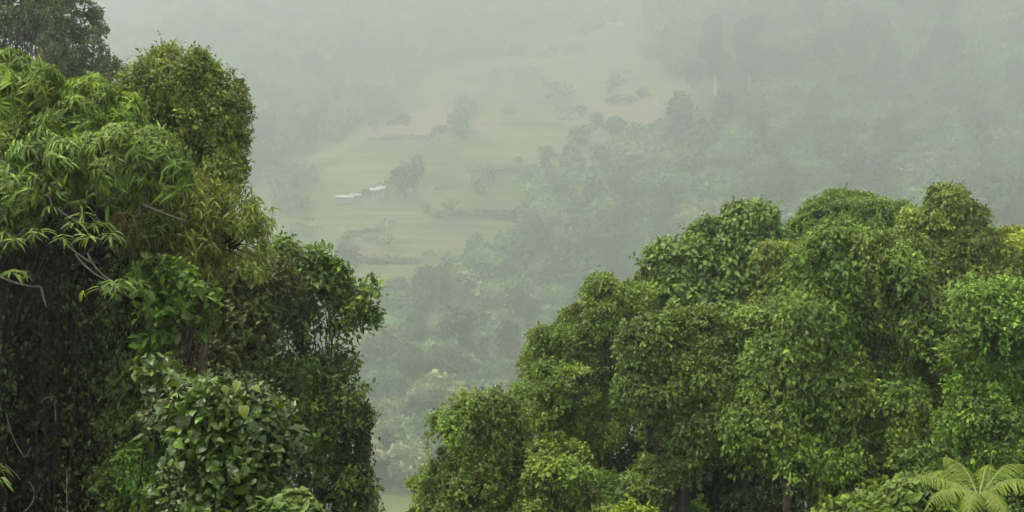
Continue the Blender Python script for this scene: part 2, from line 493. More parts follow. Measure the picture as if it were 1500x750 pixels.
def tree(name, label, cat, Y, lobes_px, base_px, rng, r0=.2, fork=.6, bark=M_BARK, leafmat=M_LEAF, group=None, base_dy=.5, **kw):
    lobes = px_lobes(Y, lobes_px)
    if not kw.get('rosette') and kw.get('bump', .4) >= .16:
        f = kw.pop('relief', 1.7)
        if Y > 25 and kw.get('leaf') > .11:          # clumped boughs with shade between them
            kw['bump'] *= f * .72; kw['space'] *= f * .86; kw['twigs'] *= f * f * .60; kw.setdefault('fill', .2)
        else:
            kw['bump'] *= f; kw['space'] *= f; kw['twigs'] *= f * f * .9
        sh = kw.pop('shrink', .32) * kw['bump']
        lobes = [(c, np.maximum(r * .55, r - sh)) for c, r in lobes]
        if Y > 25 and kw.get('leaf') > .11:
            kw['leaf'] *= .68; kw['twigs'] *= 2.0
            kw['gap'] = kw.get('gap', .22) + .09; kw.setdefault('gscale', 1.25); kw.setdefault('shoots', .10)
    rg_ = kw.pop('ragged', .9 if (Y > 25 and r0 >= .1) else 0)
    if rg_:
        r2 = np.random.default_rng(int(lobes_px[0][0]) + 7); ex = []
        for c, r in lobes:
            for _ in range(r2.poisson(2.8 * rg_)):
                dd = nrm(r2.normal(size=3) * np.array([1, .8, .7]) + np.array([0, -.35, .55]))
                q = r * r2.uniform(.20, .40) * np.array([1, 1, r2.uniform(.9, 1.5)])
                ex.append((c + dd * (r + q * r2.uniform(-.35, .15)), q))
        lobes = lobes + ex
        kw.setdefault('curtain', .13)
    kw['base'] = (1.58 * kw['base'][0], 1.52 * kw['base'][1], .92 * kw['base'][2])
    kw.setdefault('cvar', .26)
    bx = (base_px - 750) / F * Y; by = Y + base_dy
    bz = float(ground(np.array([bx]), np.array([by]))[0])
    root = link(name); tag(root, label, cat, group)
    root.location = (bx, by, bz)
    off = np.array([bx, by, bz])
    lobes = [(c - off, r) for c, r in lobes]
    g = Geo()
    tips = crown(g, lobes, rng, **kw)
    g.obj('crown', leafmat, root)
    if r0: trunk_and_limbs(lobes, np.array([0, 0, -.15]), rng, r0, fork, bark, root)
    return root, lobes, off, tips


def R(seed): return np.random.default_rng(seed)


# leaf colours; the brown has canopy shade put into it
C_OLIVE = (.074, .108, .027)
C_GREEN = (.060, .105, .024)
C_YELLOW = (.120, .155, .026)
C_BLUE = (.074, .116, .036)
C_DARK = (.040, .062, .018)
C_SHADE_BROWN = (.018, .015, .008)

# ================================================================== right-hand wood
tree('vine_covered_tree', 'low dark green vine-draped tree at the left end of the right-hand wood', 'tree', 36,
     [(708, 618, 42, 40), (672, 640, 36, 40), (735, 640, 34, 44), (655, 690, 32, 44), (695, 712, 58, 75), (750, 715, 40, 55, .4), (640, 745, 26, 30), (710, 790, 80, 60)],
     700, R(11), .18, base=C_OLIVE, leaf=.125, bump=.30, space=.27, twigs=11, per=5, droop=.5, young=.06, gap=.2, hang=.6)
tree('round_bush', 'small rounded yellowish bush between the two left-hand trees of the right-hand wood', 'bush', 35,
     [(820, 690, 40, 36), (790, 672, 32, 26, .6), (842, 718, 38, 40), (805, 745, 50, 45)],
     815, R(12), .10, base=(.078, .113, .028), leaf=.125, bump=.28, space=.26, twigs=11, per=5, droop=.35, young=.06, gap=.2, ragged=.3)
tree('vine_covered_tree', 'olive vine-covered tree with a round top and a bulging lower shoulder', 'tree', 41,
     [(897, 452, 46, 40), (870, 488, 45, 44), (912, 492, 38, 42), (822, 512, 38, 38, -.2), (800, 560, 34, 46), (835, 592, 66, 58, -.6), (885, 606, 56, 52, -.6), (790, 605, 30, 45, -.3), (900, 560, 50, 60, .8)],
     890, R(13), .24, .62, base=C_OLIVE, leaf=.12, bump=.30, space=.27, twigs=12, per=5, droop=.35, young=.10, gap=.2)
tree('broadleaf_tree', 'bluish green large-leaved tree with a ragged double peak behind the olive tree', 'tree', 48,
     [(1000, 392, 46, 42), (1058, 385, 46, 40), (1095, 352, 32, 30), (1088, 340, 14, 22), (1112, 338, 12, 22), (985, 440, 40, 50), (1050, 440, 58, 48), (1105, 420, 40, 48), (1010, 490, 62, 50)],
     1040, R(14), .28, base=C_BLUE, tmpl=T_OVAL5, leaf=.24, bump=.42, space=.40, twigs=8, per=5, droop=.55, young=.05, gap=.10, cvar=.15, gscale=1.8)
tree('broadleaf_tree', 'mid green tree with layered leafy boughs below the ragged double-peaked tree', 'tree', 37,
     [(968, 508, 42, 36), (1030, 505, 48, 34), (1080, 492, 42, 28), (950, 570, 34, 36), (1000, 565, 50, 46), (1050, 565, 40, 48), (985, 628, 42, 42), (1035, 628, 44, 34), (1010, 678, 46, 22, -.4), (955, 700, 42, 45, .4)],
     1000, R(15), .22, base=(.066, .098, .03), leaf=.15, bump=.30, space=.28, twigs=11, per=5, droop=.4, young=.07, gap=.26, hang=.4, relief=2.0)
tree('broadleaf_tree', 'wide flat-domed tree with fine dense leaves at the top of the right-hand wood', 'tree', 49,
     [(1255, 332, 78, 40), (1315, 340, 52, 38), (1195, 362, 46, 36), (1250, 385, 75, 50), (1160, 402, 30, 34), (1310, 390, 50, 50)],
     1250, R(16), .3, base=(.072, .115, .032), leaf=.13, bump=.33, space=.30, twigs=12, per=6, droop=.25, young=.05, gap=.04, cvar=.12, gscale=1.8)
tree('leafy_shrub', 'light olive leafy tree squeezed in front of the double-peaked and flat-domed trees', 'tree', 42,
     [(1165, 408, 36, 34), (1145, 445, 28, 40), (1195, 440, 38, 42), (1130, 380, 10, 12), (1170, 480, 50, 40), (1120, 490, 30, 30)],
     1160, R(17), .15, base=(.085, .116, .033), leaf=.15, bump=.3, space=.28, twigs=10, per=5, droop=.45, young=.06, gap=.2)
tree('vine_covered_tree', 'tall pointed vine-wrapped tree making the highest peak of the right-hand wood', 'tree', 42,
     [(1386, 308, 20, 30), (1370, 334, 32, 34), (1408, 338, 30, 34), (1340, 348, 28, 30), (1430, 368, 36, 38), (1385, 375, 48, 44), (1440, 412, 38, 42), (1400, 430, 60, 50), (1462, 430, 22, 34)],
     1400, R(18), .28, .65, base=(.074, .098, .03), leaf=.17, bump=.32, space=.30, twigs=10, per=5, droop=.6, young=.12, gap=.2, hang=.5)
tree('vine_covered_tree', 'largest tree of the right-hand wood, a bulging wall of hanging vine leaves', 'tree', 36,
     [(1240, 385, 62, 44), (1300, 400, 58, 48), (1190, 470, 52, 50), (1255, 470, 64, 64), (1330, 470, 62, 66), (1150, 540, 46, 50), (1215, 550, 62, 66), (1290, 560, 70, 76), (1370, 520, 46, 62),
      (1115, 610, 40, 44), (1165, 625, 52, 52), (1235, 650, 66, 70), (1320, 650, 66, 72), (1250, 735, 60, 60, .2), (1330, 740, 66, 60, .2), (1380, 600, 40, 70)],
     1345, R(19), .34, .6, base=(.066, .104, .026), leaf=.17, bump=.31, space=.29, twigs=11, per=5, droop=.75, young=.12, ycol=(1.4, 1.4, .9), gap=.26, gscale=1.0, relief=2.1, hang=.9, cvar=.22)
tree('vine_covered_tree', 'fresh green leafy mound of creepers at the right edge above the tree fern', 'tree', 31,
     [(1470, 480, 46, 46), (1430, 545, 36, 46), (1480, 560, 56, 62), (1425, 620, 38, 50), (1475, 650, 58, 66), (1530, 520, 50, 80), (1540, 640, 50, 90), (1450, 720, 70, 60)],
     1475, R(20), .24, base=(.066, .118, .026), leaf=.13, bump=.26, space=.24, twigs=11, per=5, droop=.5, young=.1, gap=.22, hang=.5)
tree('leafy_tree', 'yellow-green tree just showing at the right edge behind the pointed tree', 'tree', 46,
     [(1482, 372, 28, 36), (1510, 385, 34, 48), (1490, 425, 42, 50), (1540, 400, 40, 60)],
     1500, R(21), .2, base=(.12, .15, .028), leaf=.15, bump=.32, space=.3, twigs=11, per=5, droop=.35, young=.1, gap=.15)
tree('low_shrub', 'bright lime-green low shrub at the bottom edge under the dark trees', 'shrub', 29,
     [(900, 768, 34, 17), (940, 771, 24, 14), (925, 788, 48, 20)],
     915, R(22), .05, base=(.085, .125, .016), leaf=.085, bump=.16, space=.15, twigs=9, per=5, droop=.1, young=.1, gap=.1)
tree('low_shrub', 'pale green broad-leaved shrub beside the tree fern at the bottom right', 'shrub', 22.5,
     [(1285, 746, 40, 22), (1322, 734, 30, 17), (1335, 756, 46, 22), (1236, 768, 28, 18), (1270, 784, 64, 32)],
     1285, R(23), .06, base=(.072, .108, .026), tmpl=T_OVAL5, leaf=.10, bump=.16, space=.15, twigs=11, per=5, droop=.3, young=.08, gap=.2)
tree('low_shrub', 'dark leafy shrub at the foot of the dark hollow in the right-hand wood', 'shrub', 38,
     [(880, 740, 60, 40, 1), (975, 752, 44, 30)],
     990, R(24), .06, base=C_GREEN, leaf=.13, bump=.24, space=.24, twigs=9, per=5, droop=.2, gap=.2)
tree('low_shrub', 'small pale sapling at the left foot of the right-hand wood', 'shrub', 40,
     [(606, 748, 14, 12), (618, 758, 20, 16), (610, 716, 9, 12)],
     605, R(25), .04, base=(.10, .14, .04), leaf=.13, bump=.2, space=.2, twigs=8, per=4, gap=.1)
# back rank seen only through gaps; its shade is put into the leaf colour
tree('shade_coloured_tree', 'tree with shade put into its leaf colour in the dark hollow of the right-hand wood', 'tree', 46,
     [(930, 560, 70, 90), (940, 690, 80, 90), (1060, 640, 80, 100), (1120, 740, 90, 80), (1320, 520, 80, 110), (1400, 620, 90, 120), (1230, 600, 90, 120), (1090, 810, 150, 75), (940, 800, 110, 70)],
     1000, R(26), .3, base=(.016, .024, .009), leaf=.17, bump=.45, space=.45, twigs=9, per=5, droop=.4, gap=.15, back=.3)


# ------------------------------------------------------------------ tree fern
def tree_fern():
    Y = 19.5
    c = P(1434, 728, Y)
    root = link('tree_fern'); tag(root, 'pale green tree fern spreading arched feathery fronds at the bottom right corner', 'tree fern')
    bz = float(ground(np.array([c[0]]), np.array([c[1]]))[0])
    root.location = (c[0], c[1], bz)
    top = np.array([0, 0, c[2] - bz])
    rng = R(31)
    g = Geo(); g.tube(bent((0, 0, -.1), top, rng, 10, 0, .01), np.linspace(.15, .11, 10), 10)
    g.obj('trunk', M_BARK, root, True)
    #   (dx, dy, dz of the tip, arch)
    fr = [(-1.02, -.25, .13, .22), (-.95, -.75, -.20, .30), (-.22, .75, .30, .22), (.78, .35, .28, .22), (.85, -.55, -.05, .30), (.05, -.95, -.30, .30),
          (-.62, .55, .10, .22), (.45, .85, .15, .22), (1.0, .0, -.1, .3), (-.5, -1.0, -.35, .3)]
    for (dx, dy, dz, arch) in fr:
        tip = np.array([dx, dy, dz]) * 1.15
        n = 34
        t = np.linspace(0, 1, n)
        rach = top + tip[None] * t[:, None]
        rach[:, 2] += arch * np.sin(t * np.pi * .92) + .02 * np.sin(t * 9 + dx * 5)
        g = Geo(); g.tube(rach, np.linspace(.014, .003, n), 5, 1)
        d = nrm(np.gradient(rach, axis=0))
        side = nrm(np.cross(d, UP))
        upn = np.cross(side, d)
        Lf = np.linalg.norm(tip)
        ln = .30 * np.sin(np.clip(t * 1.06 + .05, 0, 1) * np.pi) ** .65 * (1.05 - .35 * t)
        k = np.arange(4, n)
        for sg in (-1, 1):
            ax = nrm(side[k] * sg + d[k] * .38 - UP * .22 + rng.normal(0, .05, (len(k), 3)))
            pos = rach[k] + 0
            leaves(g, T_PINNA, pos, ax, upn[k] + rng.normal(0, .1, (len(k), 3)), ln[k] * rng.uniform(.9, 1.08, len(k)),
                   tints((.125, .168, .018), len(k), rng, None, .10, 0), 0)
        g.obj('frond', [M_LEAF, M_STALK], root)
    for (a, b) in (((1437, 730), (1452, 668)), ((1432, 726), (1404, 672))):
        p0, p1 = P(*a, Y), P(*b, Y)
        o = np.array([c[0], c[1], bz])
        g = Geo(); g.tube(bent(p0 - o, p1 - o, rng, 10, 0, .03), np.linspace(.009, .004, 10), 6)
        s = np.linspace(0, 2.2 * np.pi, 14); e = p1 - o
        g.tube(np.stack([e[0] + .022 * (1 - s / 9) * np.sin(s), 0 * s + e[1], e[2] + .022 - .022 * (1 - s / 9) * np.cos(s)], -1), np.linspace(.006, .003, 14), 6)
        g.obj('fiddlehead', M_STALK, root, True)


st_ = np.linspace(0, 1, 13)
wd_ = (.115 * (1 - st_ * .75)) * np.where(np.arange(13) % 2 == 0, .62, 1.1); wd_[-1] = .004
T_PINNA = template(st_, wd_, .45, .5)
tree_fern()

# ================================================================== left-hand group
# back tree, top left
tree('distant_tree', 'tall greyish open-crowned tree in the top left corner behind the other trees', 'tree', 58,
     [(30, 30, 62, 52), (90, 30, 52, 46), (130, 62, 34, 40), (60, 85, 95, 45), (-30, 60, 70, 60), (150, 92, 20, 22), (-70, 30, 60, 60), (60, -20, 60, 40)],
     60, R(41), .35, .55, base=(.060, .075, .034), leaf=.20, bump=.42, space=.48, twigs=8, per=5, droop=.2, gap=.26, gscale=1., fill=.06, young=.02, relief=1.2)
# vine dome
root, lb, off, tips = tree('vine_covered_tree', 'dome-topped tree smothered in small-leaved creepers with wiry tendrils on top', 'tree', 23,
     [(265, 118, 52, 50), (262, 132, 66, 54), (318, 150, 40, 58), (225, 150, 52, 60), (270, 190, 78, 60), (335, 205, 22, 60), (330, 250, 20, 40), (206, 150, 36, 36, .5), (290, 240, 62, 48)],
     262, R(42), .17, .62, M_BARK_RED, base=(.082, .108, .028), leaf=.056, bump=.17, space=.16, twigs=18, per=5, droop=.6, young=.14, gap=.24, fill=.25, hang=.8, base_dy=.2, relief=1.1, shoots=.25)
g = Geo(); rng = R(43)
T, u = tips
sel = np.where((u[:, 2] > .45) & (T[:, 1] < np.percentile(T[:, 1], 60)))[0]
for i in rng.choice(sel, 110, replace=False):
    d = nrm(u[i] * .5 + UP * .8 + rng.normal(0, .5, 3)); ln = rng.uniform(.15, .42)
    p = T[i] + np.outer(np.linspace(0, 1, 8), d) * ln
    p += np.outer(np.linspace(0, 1, 8) ** 2, nrm(rng.normal(size=3)) * .12); p[:, 2] -= np.linspace(0, 1, 8) ** 2 * .12
    g.tube(p, np.linspace(.0035, .0015, 8), 4, 1, np.array([.1, .1, .05]))
    nl = 8
    q = p[rng.integers(2, 8, nl)]
    leaves(g, T_OVAL, q, rand_dir(nl, rng), nrm(rng.normal(size=(nl, 3)) * .5 + UP), rng.uniform(.035, .065, nl), tints((.10, .12, .04), nl, rng, None, .2, .1), 0)
g.obj('tendrils', [M_LEAF, M_TWIG], root)

# mango-like tree: boughs ending in rosettes of long drooping leaves
root, lb, off, tips = tree('long_leaved_tree', 'big foreground tree at the left with rosettes of long drooping yellow-green leaves', 'tree', 19.5,
     [(25, 138, 58, 44), (-15, 180, 60, 70), (92, 188, 48, 44), (60, 205, 70, 46), (125, 150, 40, 28, 1.2), (168, 176, 34, 30, 1.4)],
     -130, R(44), .26, .6, base=(.082, .125, .020), tmpl=T_LANCE, leaf=.122, bump=.20, space=.20, twigs=9, per=10, droop=.45, young=.1, gap=.14, fill=.3, rosette=True, base_dy=1.5, bark=M_VINE)
g = Geo(); rng = R(45)
low = [(l[0] - off, l[1]) for l in px_lobes(18.6, [(200, 222, 50, 28), (150, 232, 42, 24), (238, 250, 34, 24), (180, 262, 40, 22), (25, 290, 46, 36), (-15, 320, 40, 40), (60, 232, 30, 22), (110, 275, 24, 14)])]
crown(g, low, rng, (.120, .175, .026), T_LANCE, .132, .165, .165, 9, 10, .5, fill=.15, gap=.08, rosette=True, young=.1)
spots = [(118, 300), (132, 312), (150, 330), (163, 338), (96, 345), (182, 420), (168, 428), (196, 410), (205, 425), (158, 408), (14, 398), (28, 404), (60, 335), (45, 345), (85, 318), (112, 330), (140, 322),
         (210, 418), (150, 420), (178, 408), (8, 335), (20, 350), (130, 345), (75, 300), (4, 705), (-4, 690)]
for (sx, sy) in spots:
    c = P(sx + rng.normal(0, 4), sy + rng.normal(0, 3), 18.1 + rng.normal(0, .25)) - off
    nl = rng.integers(9, 14); ph = rng.random(nl) * 2 * np.pi
    ax = np.stack([np.cos(ph), np.sin(ph), rng.uniform(-.35, .45, nl)], -1)
    yel = (sx, sy) == (158, 408)
    leaves(g, T_LANCE, np.repeat(c[None], nl, 0) + rng.normal(0, .02, (nl, 3)), ax, nrm(np.array([0, -.4, 1.]) + rng.normal(0, .2, (nl, 3))), rng.uniform(.17, .25, nl),
           tints((.115, .165, .032), nl, rng, None, .15, .1), 0)
    if yel:
        leaves(g, T_LANCE, np.repeat(P(122, 425, 18.1)[None] - off, 4, 0), nrm(np.array([-.2, -.2, -1.]) + rng.normal(0, .25, (4, 3))), np.repeat([[0, -1., .2]], 4, 0), np.array([.16, .12, .17, .1]), np.array([[.30, .29, .03]] * 4), 0)
g.obj('lower_boughs', M_LEAF, root)
g = Geo()
hubs = [((0, 235), (35, 255), (70, 305)), ((70, 285), (85, 305), (60, 318)), ((85, 305), (100, 322), (118, 322)), ((92, 352), (110, 372), (140, 388)), ((110, 372), (130, 400), (160, 412)),
        ((128, 370), (140, 400), (165, 412)), ((0, 358), (20, 350), (45, 330)), ((0, 405), (30, 420), (60, 420)), ((60, 420), (64, 438), (68, 450)), ((100, 245), (88, 262), (70, 280)), ((210, 300), (245, 315), (275, 325))]
for h in hubs:
    a, m_, b = [P(x, y, 18.3) - off for x, y in h]
    t = np.linspace(0, 1, 10)[:, None]
    p = (1 - t) ** 2 * a + 2 * t * (1 - t) * m_ + t ** 2 * b
    g = Geo(); g.tube(p, np.linspace(.017, .008, 10), 6); g.obj('branch', M_TWIG, root, True)

# narrow-leaved tree under the dome, reaching right
root, lb, off, tips = tree('willow_like_tree', 'feathery yellowish narrow-leaved tree under the creeper dome reaching out to the right', 'tree', 21.5,
     [(290, 300, 42, 34), (250, 315, 52, 40), (302, 350, 34, 32), (262, 370, 48, 44), (215, 350, 40, 50), (322, 305, 18, 22)],
     250, R(46), .12, .6, base=(.085, .100, .024), tmpl=T_NARROW, leaf=.15, bump=.18, space=.18, twigs=8, per=7, droop=.75, young=.08, gap=.26, fill=.3, old=.05, hang=.8)
g = Geo(); gw = Geo(); rng = R(47)
for (sx, sy, n) in [(352, 300, 3), (365, 306, 3), (375, 300, 3), (383, 312, 3), (390, 322, 3), (372, 330, 3), (380, 345, 3), (388, 355, 2), (360, 335, 2), (396, 364, 2), (368, 392, 3), (378, 395, 3), (386, 392, 2), (358, 318, 2), (392, 340, 2)]:
    b = P(sx, sy, 21.0) - off
    j = P(335 + rng.uniform(-12, 8), 352 + rng.uniform(-8, 14), 21.3) - off
    pth = bent(j, b, rng, 9, -.06, .07)
    gw = Geo(); gw.tube(pth, np.linspace(.011, .004, 9), 5); gw.obj('branch', M_VINE, root, True)
    for _ in range(n * 4):
        c = pth[rng.integers(6, 9)] + rng.normal(0, .07, 3); nl = 6
        ax = nrm(np.array([.25, 0, -1.0]) + rng.normal(0, .55, (nl, 3)))
        leaves(g, T_NARROW, np.repeat(c[None], nl, 0), ax, nrm(rng.normal(0, .5, (nl, 3)) + np.array([.2, -.6, .5])), rng.uniform(.12, .2, nl), tints((.19, .23, .045), nl, rng, None, .15, .1), 0)
gw = Geo(); gw.tube(bent(P(270, 380, 21.6) - off, P(350, 345, 21.2) - off, rng, 10, 0, .04), np.linspace(.035, .014, 10), 7)
g.obj('reaching_spray', M_LEAF, root); gw.obj('branch', M_VINE, root, True)

tree('dark_tree', 'dark small-leaved tree in the gap between the creeper dome and the middle tree', 'tree', 27,
     [(322, 425, 44, 36), (300, 480, 48, 55), (350, 470, 40, 55), (370, 420, 14, 22), (290, 560, 60, 60), (360, 560, 50, 70)],
     330, R(48), .18, base=(.050, .062, .022), leaf=.10, bump=.26, space=.26, twigs=10, per=5, droop=.5, gap=.2, young=.03, hang=.5)

# middle tree with a ragged, see-through crown
root, lb, off, tips = tree('broadleaf_tree', 'ragged open-crowned tree with vine-hung stems standing in the middle of the left group', 'tree', 28.5,
     [(416, 384, 11, 28), (412, 446, 32, 36), (462, 386, 12, 20), (440, 410, 8, 18), (466, 436, 32, 36), (486, 404, 9, 14), (504, 440, 24, 26), (516, 418, 9, 14), (534, 430, 15, 11), (536, 470, 9, 22), (390, 482, 32, 50), (440, 482, 42, 42), (498, 482, 38, 36), (526, 478, 18, 30), (470, 532, 46, 34),
      (518, 528, 22, 26), (425, 545, 42, 44), (535, 575, 14, 12), (505, 580, 24, 28), (460, 590, 34, 26), (522, 620, 17, 22), (420, 625, 36, 44), (465, 655, 26, 44), (415, 705, 44, 54), (470, 725, 40, 44), (515, 712, 26, 44), (538, 738, 16, 26)],
     470, R(49), .2, .55, base=(.068, .104, .034), leaf=.10, bump=.20, shoots=.35, space=.24, twigs=11, per=5, droop=.35, young=.1, gap=.36, gscale=.75, fill=.07, ragged=.5, cvar=.22, spread=.8, relief=1.0, shrink=.45)
g = Geo(); rng = R(50)
for (sx, wdt, y0, y1, m_) in [(503, 8, 590, 750, 420), (530, 6, 610, 700, 300), (442, 7, 470, 750, 260), (420, 5, 520, 640, 120)]:
    p = bent(P(sx, y0, 28.3) - off, P(sx + rng.uniform(-4, 4), y1 + 40, 28.4) - off, rng, 14, 0, .015)
    g.tube(p, .03, 8, 1, np.array([.05, .04, .03]))
    n = m_ * 7
    q = p[rng.integers(0, 14, n)] + rng.normal(0, wdt / F * 28, (n, 3)) + UP * rng.normal(0, .12, (n, 1))
    leaves(g, T_OVAL, q, nrm(rng.normal(0, .5, (n, 3)) - UP * .8), nrm(rng.normal(0, .5, (n, 3)) + np.array([0, -.5, .6])), rng.uniform(.07, .12, n), tints((.040, .055, .018), n, rng, None, .2, .05), 0)
g.obj('hanging_vines', [M_LEAF, M_VINE], root)

# glossy big-leaved creeper
def big_creeper():
    Y = 14.0
    lobes = px_lobes(Y, [(262, 602, 28, 26, .3), (308, 600, 38, 32), (355, 612, 36, 36), (388, 648, 26, 38), (285, 665, 44, 46), (350, 690, 52, 50), (402, 702, 16, 30), (300, 745, 60, 50), (385, 760, 36, 40), (236, 553, 8, 18, .4)])
    base = P(300, 800, Y); bz = float(ground(np.array([base[0]]), np.array([Y]))[0])
    root = link('big_leaved_creeper'); root.location = (base[0], Y, bz); off = np.array([base[0], Y, bz])
    tag(root, 'mound of glossy heart-shaped creeper leaves in front of the dark vine wall', 'creeper')
    lobes = [(c - off, r) for c, r in lobes]
    rng = R(51); g = Geo()
    crown(g, lobes, rng, (.058, .092, .012), T_HEART, .090, .14, .12, 7, 2, .35, spread=.65, gap=.33, gscale=.8, fill=.35, young=.04, ycol=(1.4, 1.35, .7), shoots=.3, var=.25, upb=.35, cvar=.2)
    # small-leaved vine mixed in
    crown(g, lobes, rng, (.07, .09, .024), T_OVAL, .05, .16, .14, 7, 4, .3, spread=.8, gap=.3, fill=.3, young=.1, shoots=.4)
    for (x, y, s, dx, ang) in [(350, 558, .13, -.5, -1), (327, 566, .10, .6, -.8), (357, 594, .13, .1, -1), (372, 566, .09, .9, -.5)]:
        leaves(g, T_HEART, (P(x, y, Y - .75) - off)[None], np.array([[dx, -.35, ang]]), np.array([[dx * .6, -.7, .7]]), np.array([s]), np.array([[.13, .15, .02]]) * (1.3 if y == 594 else 1), 0)
    g.obj('leaves', M_GLOSS, root)
    g = Geo()
    for c, r in lobes:
        for _ in range(4):
            g.tube(bent((rng.normal(0, .2), rng.normal(0, .2) + .3, 0), c + rand_dir(1, rng)[0] * r * .7, rng, 12, 0, .05), np.linspace(.02, .005, 12), 5)
    g.obj('stems', M_VINE, root, True)


big_creeper()
tree('low_shrub', 'small shrub of upright pale whorled leaves below the glossy creeper', 'shrub', 13.2,
     [(428, 752, 24, 20), (404, 764, 28, 22), (452, 770, 20, 18)], 420, R(52), .03, base=(.052, .080, .026), tmpl=T_OVAL5, leaf=.08, bump=.09, space=.11, twigs=5, per=8, droop=-.35, rosette=True, gap=.05, young=.05)
tree('climbing_vine', 'bright green broad-leaved vine climbing the brown trunk beside the dark vine wall', 'vine', 20.0,
     [(258, 415, 24, 20), (280, 452, 24, 28), (240, 450, 18, 30), (302, 488, 10, 12), (225, 405, 18, 20), (228, 505, 14, 22)],
     262, R(53), .03, base=(.055, .098, .020), tmpl=T_OVAL5, leaf=.105, bump=.15, space=.19, twigs=5, per=4, droop=.5, gap=.25, fill=.2, young=.12)


# wall of dead and living vines; the brown carries painted canopy shade
def vine_wall():
    Y = 20.4
    root = link('vine_wall'); b = P(80, 600, Y); bz = float(ground(np.array([b[0]]), np.array([Y]))[0])
    root.location = (b[0], Y, bz); off = np.array([b[0], Y, bz])
    tag(root, 'hanging wall of dead brown vines painted shade-dark at the bottom left under the long-leaved tree', 'vines')
    rng = R(54)
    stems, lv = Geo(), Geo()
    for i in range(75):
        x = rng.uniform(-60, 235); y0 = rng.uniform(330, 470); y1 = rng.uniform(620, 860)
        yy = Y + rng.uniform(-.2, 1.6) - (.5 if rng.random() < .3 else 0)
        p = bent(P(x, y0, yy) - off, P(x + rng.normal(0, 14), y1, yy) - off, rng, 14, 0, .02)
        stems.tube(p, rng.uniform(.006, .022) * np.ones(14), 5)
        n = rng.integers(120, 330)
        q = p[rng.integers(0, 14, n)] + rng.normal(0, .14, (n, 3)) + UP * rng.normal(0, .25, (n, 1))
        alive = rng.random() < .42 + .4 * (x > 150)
        col = (.046, .064, .017) if alive else C_SHADE_BROWN
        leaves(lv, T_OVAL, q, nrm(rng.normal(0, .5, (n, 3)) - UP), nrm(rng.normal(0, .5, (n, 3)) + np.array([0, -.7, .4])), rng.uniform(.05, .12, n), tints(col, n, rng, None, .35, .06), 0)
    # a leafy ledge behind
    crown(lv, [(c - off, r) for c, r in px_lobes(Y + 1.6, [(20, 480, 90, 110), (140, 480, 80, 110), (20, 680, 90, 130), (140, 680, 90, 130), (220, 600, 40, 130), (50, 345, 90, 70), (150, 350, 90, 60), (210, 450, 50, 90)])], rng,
          C_SHADE_BROWN, T_OVAL, .13, .3, .3, 9, 5, .9, gap=.1, fill=.2, var=.3, back=.2)
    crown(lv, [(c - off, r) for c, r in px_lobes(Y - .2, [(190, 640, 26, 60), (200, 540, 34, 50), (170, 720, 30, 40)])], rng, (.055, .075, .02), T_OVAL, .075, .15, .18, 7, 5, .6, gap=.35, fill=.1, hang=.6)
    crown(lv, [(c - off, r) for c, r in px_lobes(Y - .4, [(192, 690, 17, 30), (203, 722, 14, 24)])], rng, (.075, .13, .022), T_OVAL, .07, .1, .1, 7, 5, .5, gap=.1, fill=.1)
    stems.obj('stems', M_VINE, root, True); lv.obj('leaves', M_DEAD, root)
    g = Geo()
    for h in [((10, 605), (12, 632), (34, 668)), ((34, 668), (40, 672), (45, 655)), ((8, 680), (25, 695), (30, 703)), ((42, 705), (62, 728), (35, 750)), ((52, 728), (56, 728), (62, 732)), ((80, 590), (82, 610), (82, 620)), ((98, 685), (97, 705), (99, 760)), ((60, 590), (66, 580), (75, 582))]:
        a, m_, c = [P(x, y, Y - .75) - off for x, y in h]; t = np.linspace(0, 1, 10)[:, None]
        g = Geo(); g.tube((1 - t) ** 2 * a + 2 * t * (1 - t) * m_ + t ** 2 * c, .006, 5); g.obj('bare_twig', M_TWIG, root, True)


vine_wall()

# ================================================================== valley and far slope
V, q, T = grid_terrain()
g = Geo(); g.add(V, q, T)
tag(g.obj('ground', ground_mat(), None, True), kind='structure')


def far_proto(kind, rng, full=True):
    """forest tree about 9 m tall standing on z = 0: foliage slot 0, bark slot 1"""
    g = Geo(); lob = []
    if kind == 'dome':
        for i in range(9):
            a = rng.uniform(0, 6.28); r = rng.uniform(.6, 3.0)
            lob.append(((r * np.cos(a), r * np.sin(a), 6.6 - .16 * r * r + rng.uniform(-.5, .6)), (1.7, 1.7, 1.15)))
    elif kind == 'round':
        for i in range(10):
            a = rng.uniform(0, 6.28); r = rng.uniform(.2, 2.1)
            lob.append(((r * np.cos(a), r * np.sin(a), rng.uniform(3.4, 7.0) - .2 * r * r), (1.6, 1.6, 1.5)))
    elif kind == 'tall':
        for i in range(9):
            a = rng.uniform(0, 6.28); z = rng.uniform(4.0, 11.0); r = rng.uniform(.1, 1.2) * (1.25 - z / 14)
            lob.append(((r * np.cos(a), r * np.sin(a), z), (1.35, 1.35, 1.5)))
    else:
        for i in range(8):
            a = rng.uniform(0, 6.28); r = rng.uniform(.2, 2.4)
            lob.append(((r * np.cos(a), r * np.sin(a), rng.uniform(.9, 2.6) - .1 * r * r), (1.3, 1.3, 1.1)))
    if full:
        crown(g, lob, rng, (.3, .3, .3), T_SPRAY, .62, .8, 1.25, 7, 1.5, .15, spread=.45, gap=.12, fill=.2, shoots=.2, back=1.0, var=.2, young=.05, cvar=.22)
    else:
        crown(g, lob, rng, (.3, .3, .3), T_SPRAY, 1.05, .8, 1.8, 3, .7, .2, spread=.4, gap=.12, fill=.15, back=.7, var=.25, young=.03, cvar=.25)
    if kind != 'shrub':
        g.tube(bent((0, 0, -.6), (rng.normal(0, .2), rng.normal(0, .2), 5.5), rng, 7, 0, .02), np.linspace(.28, .14, 7), 6, 1)
    return g


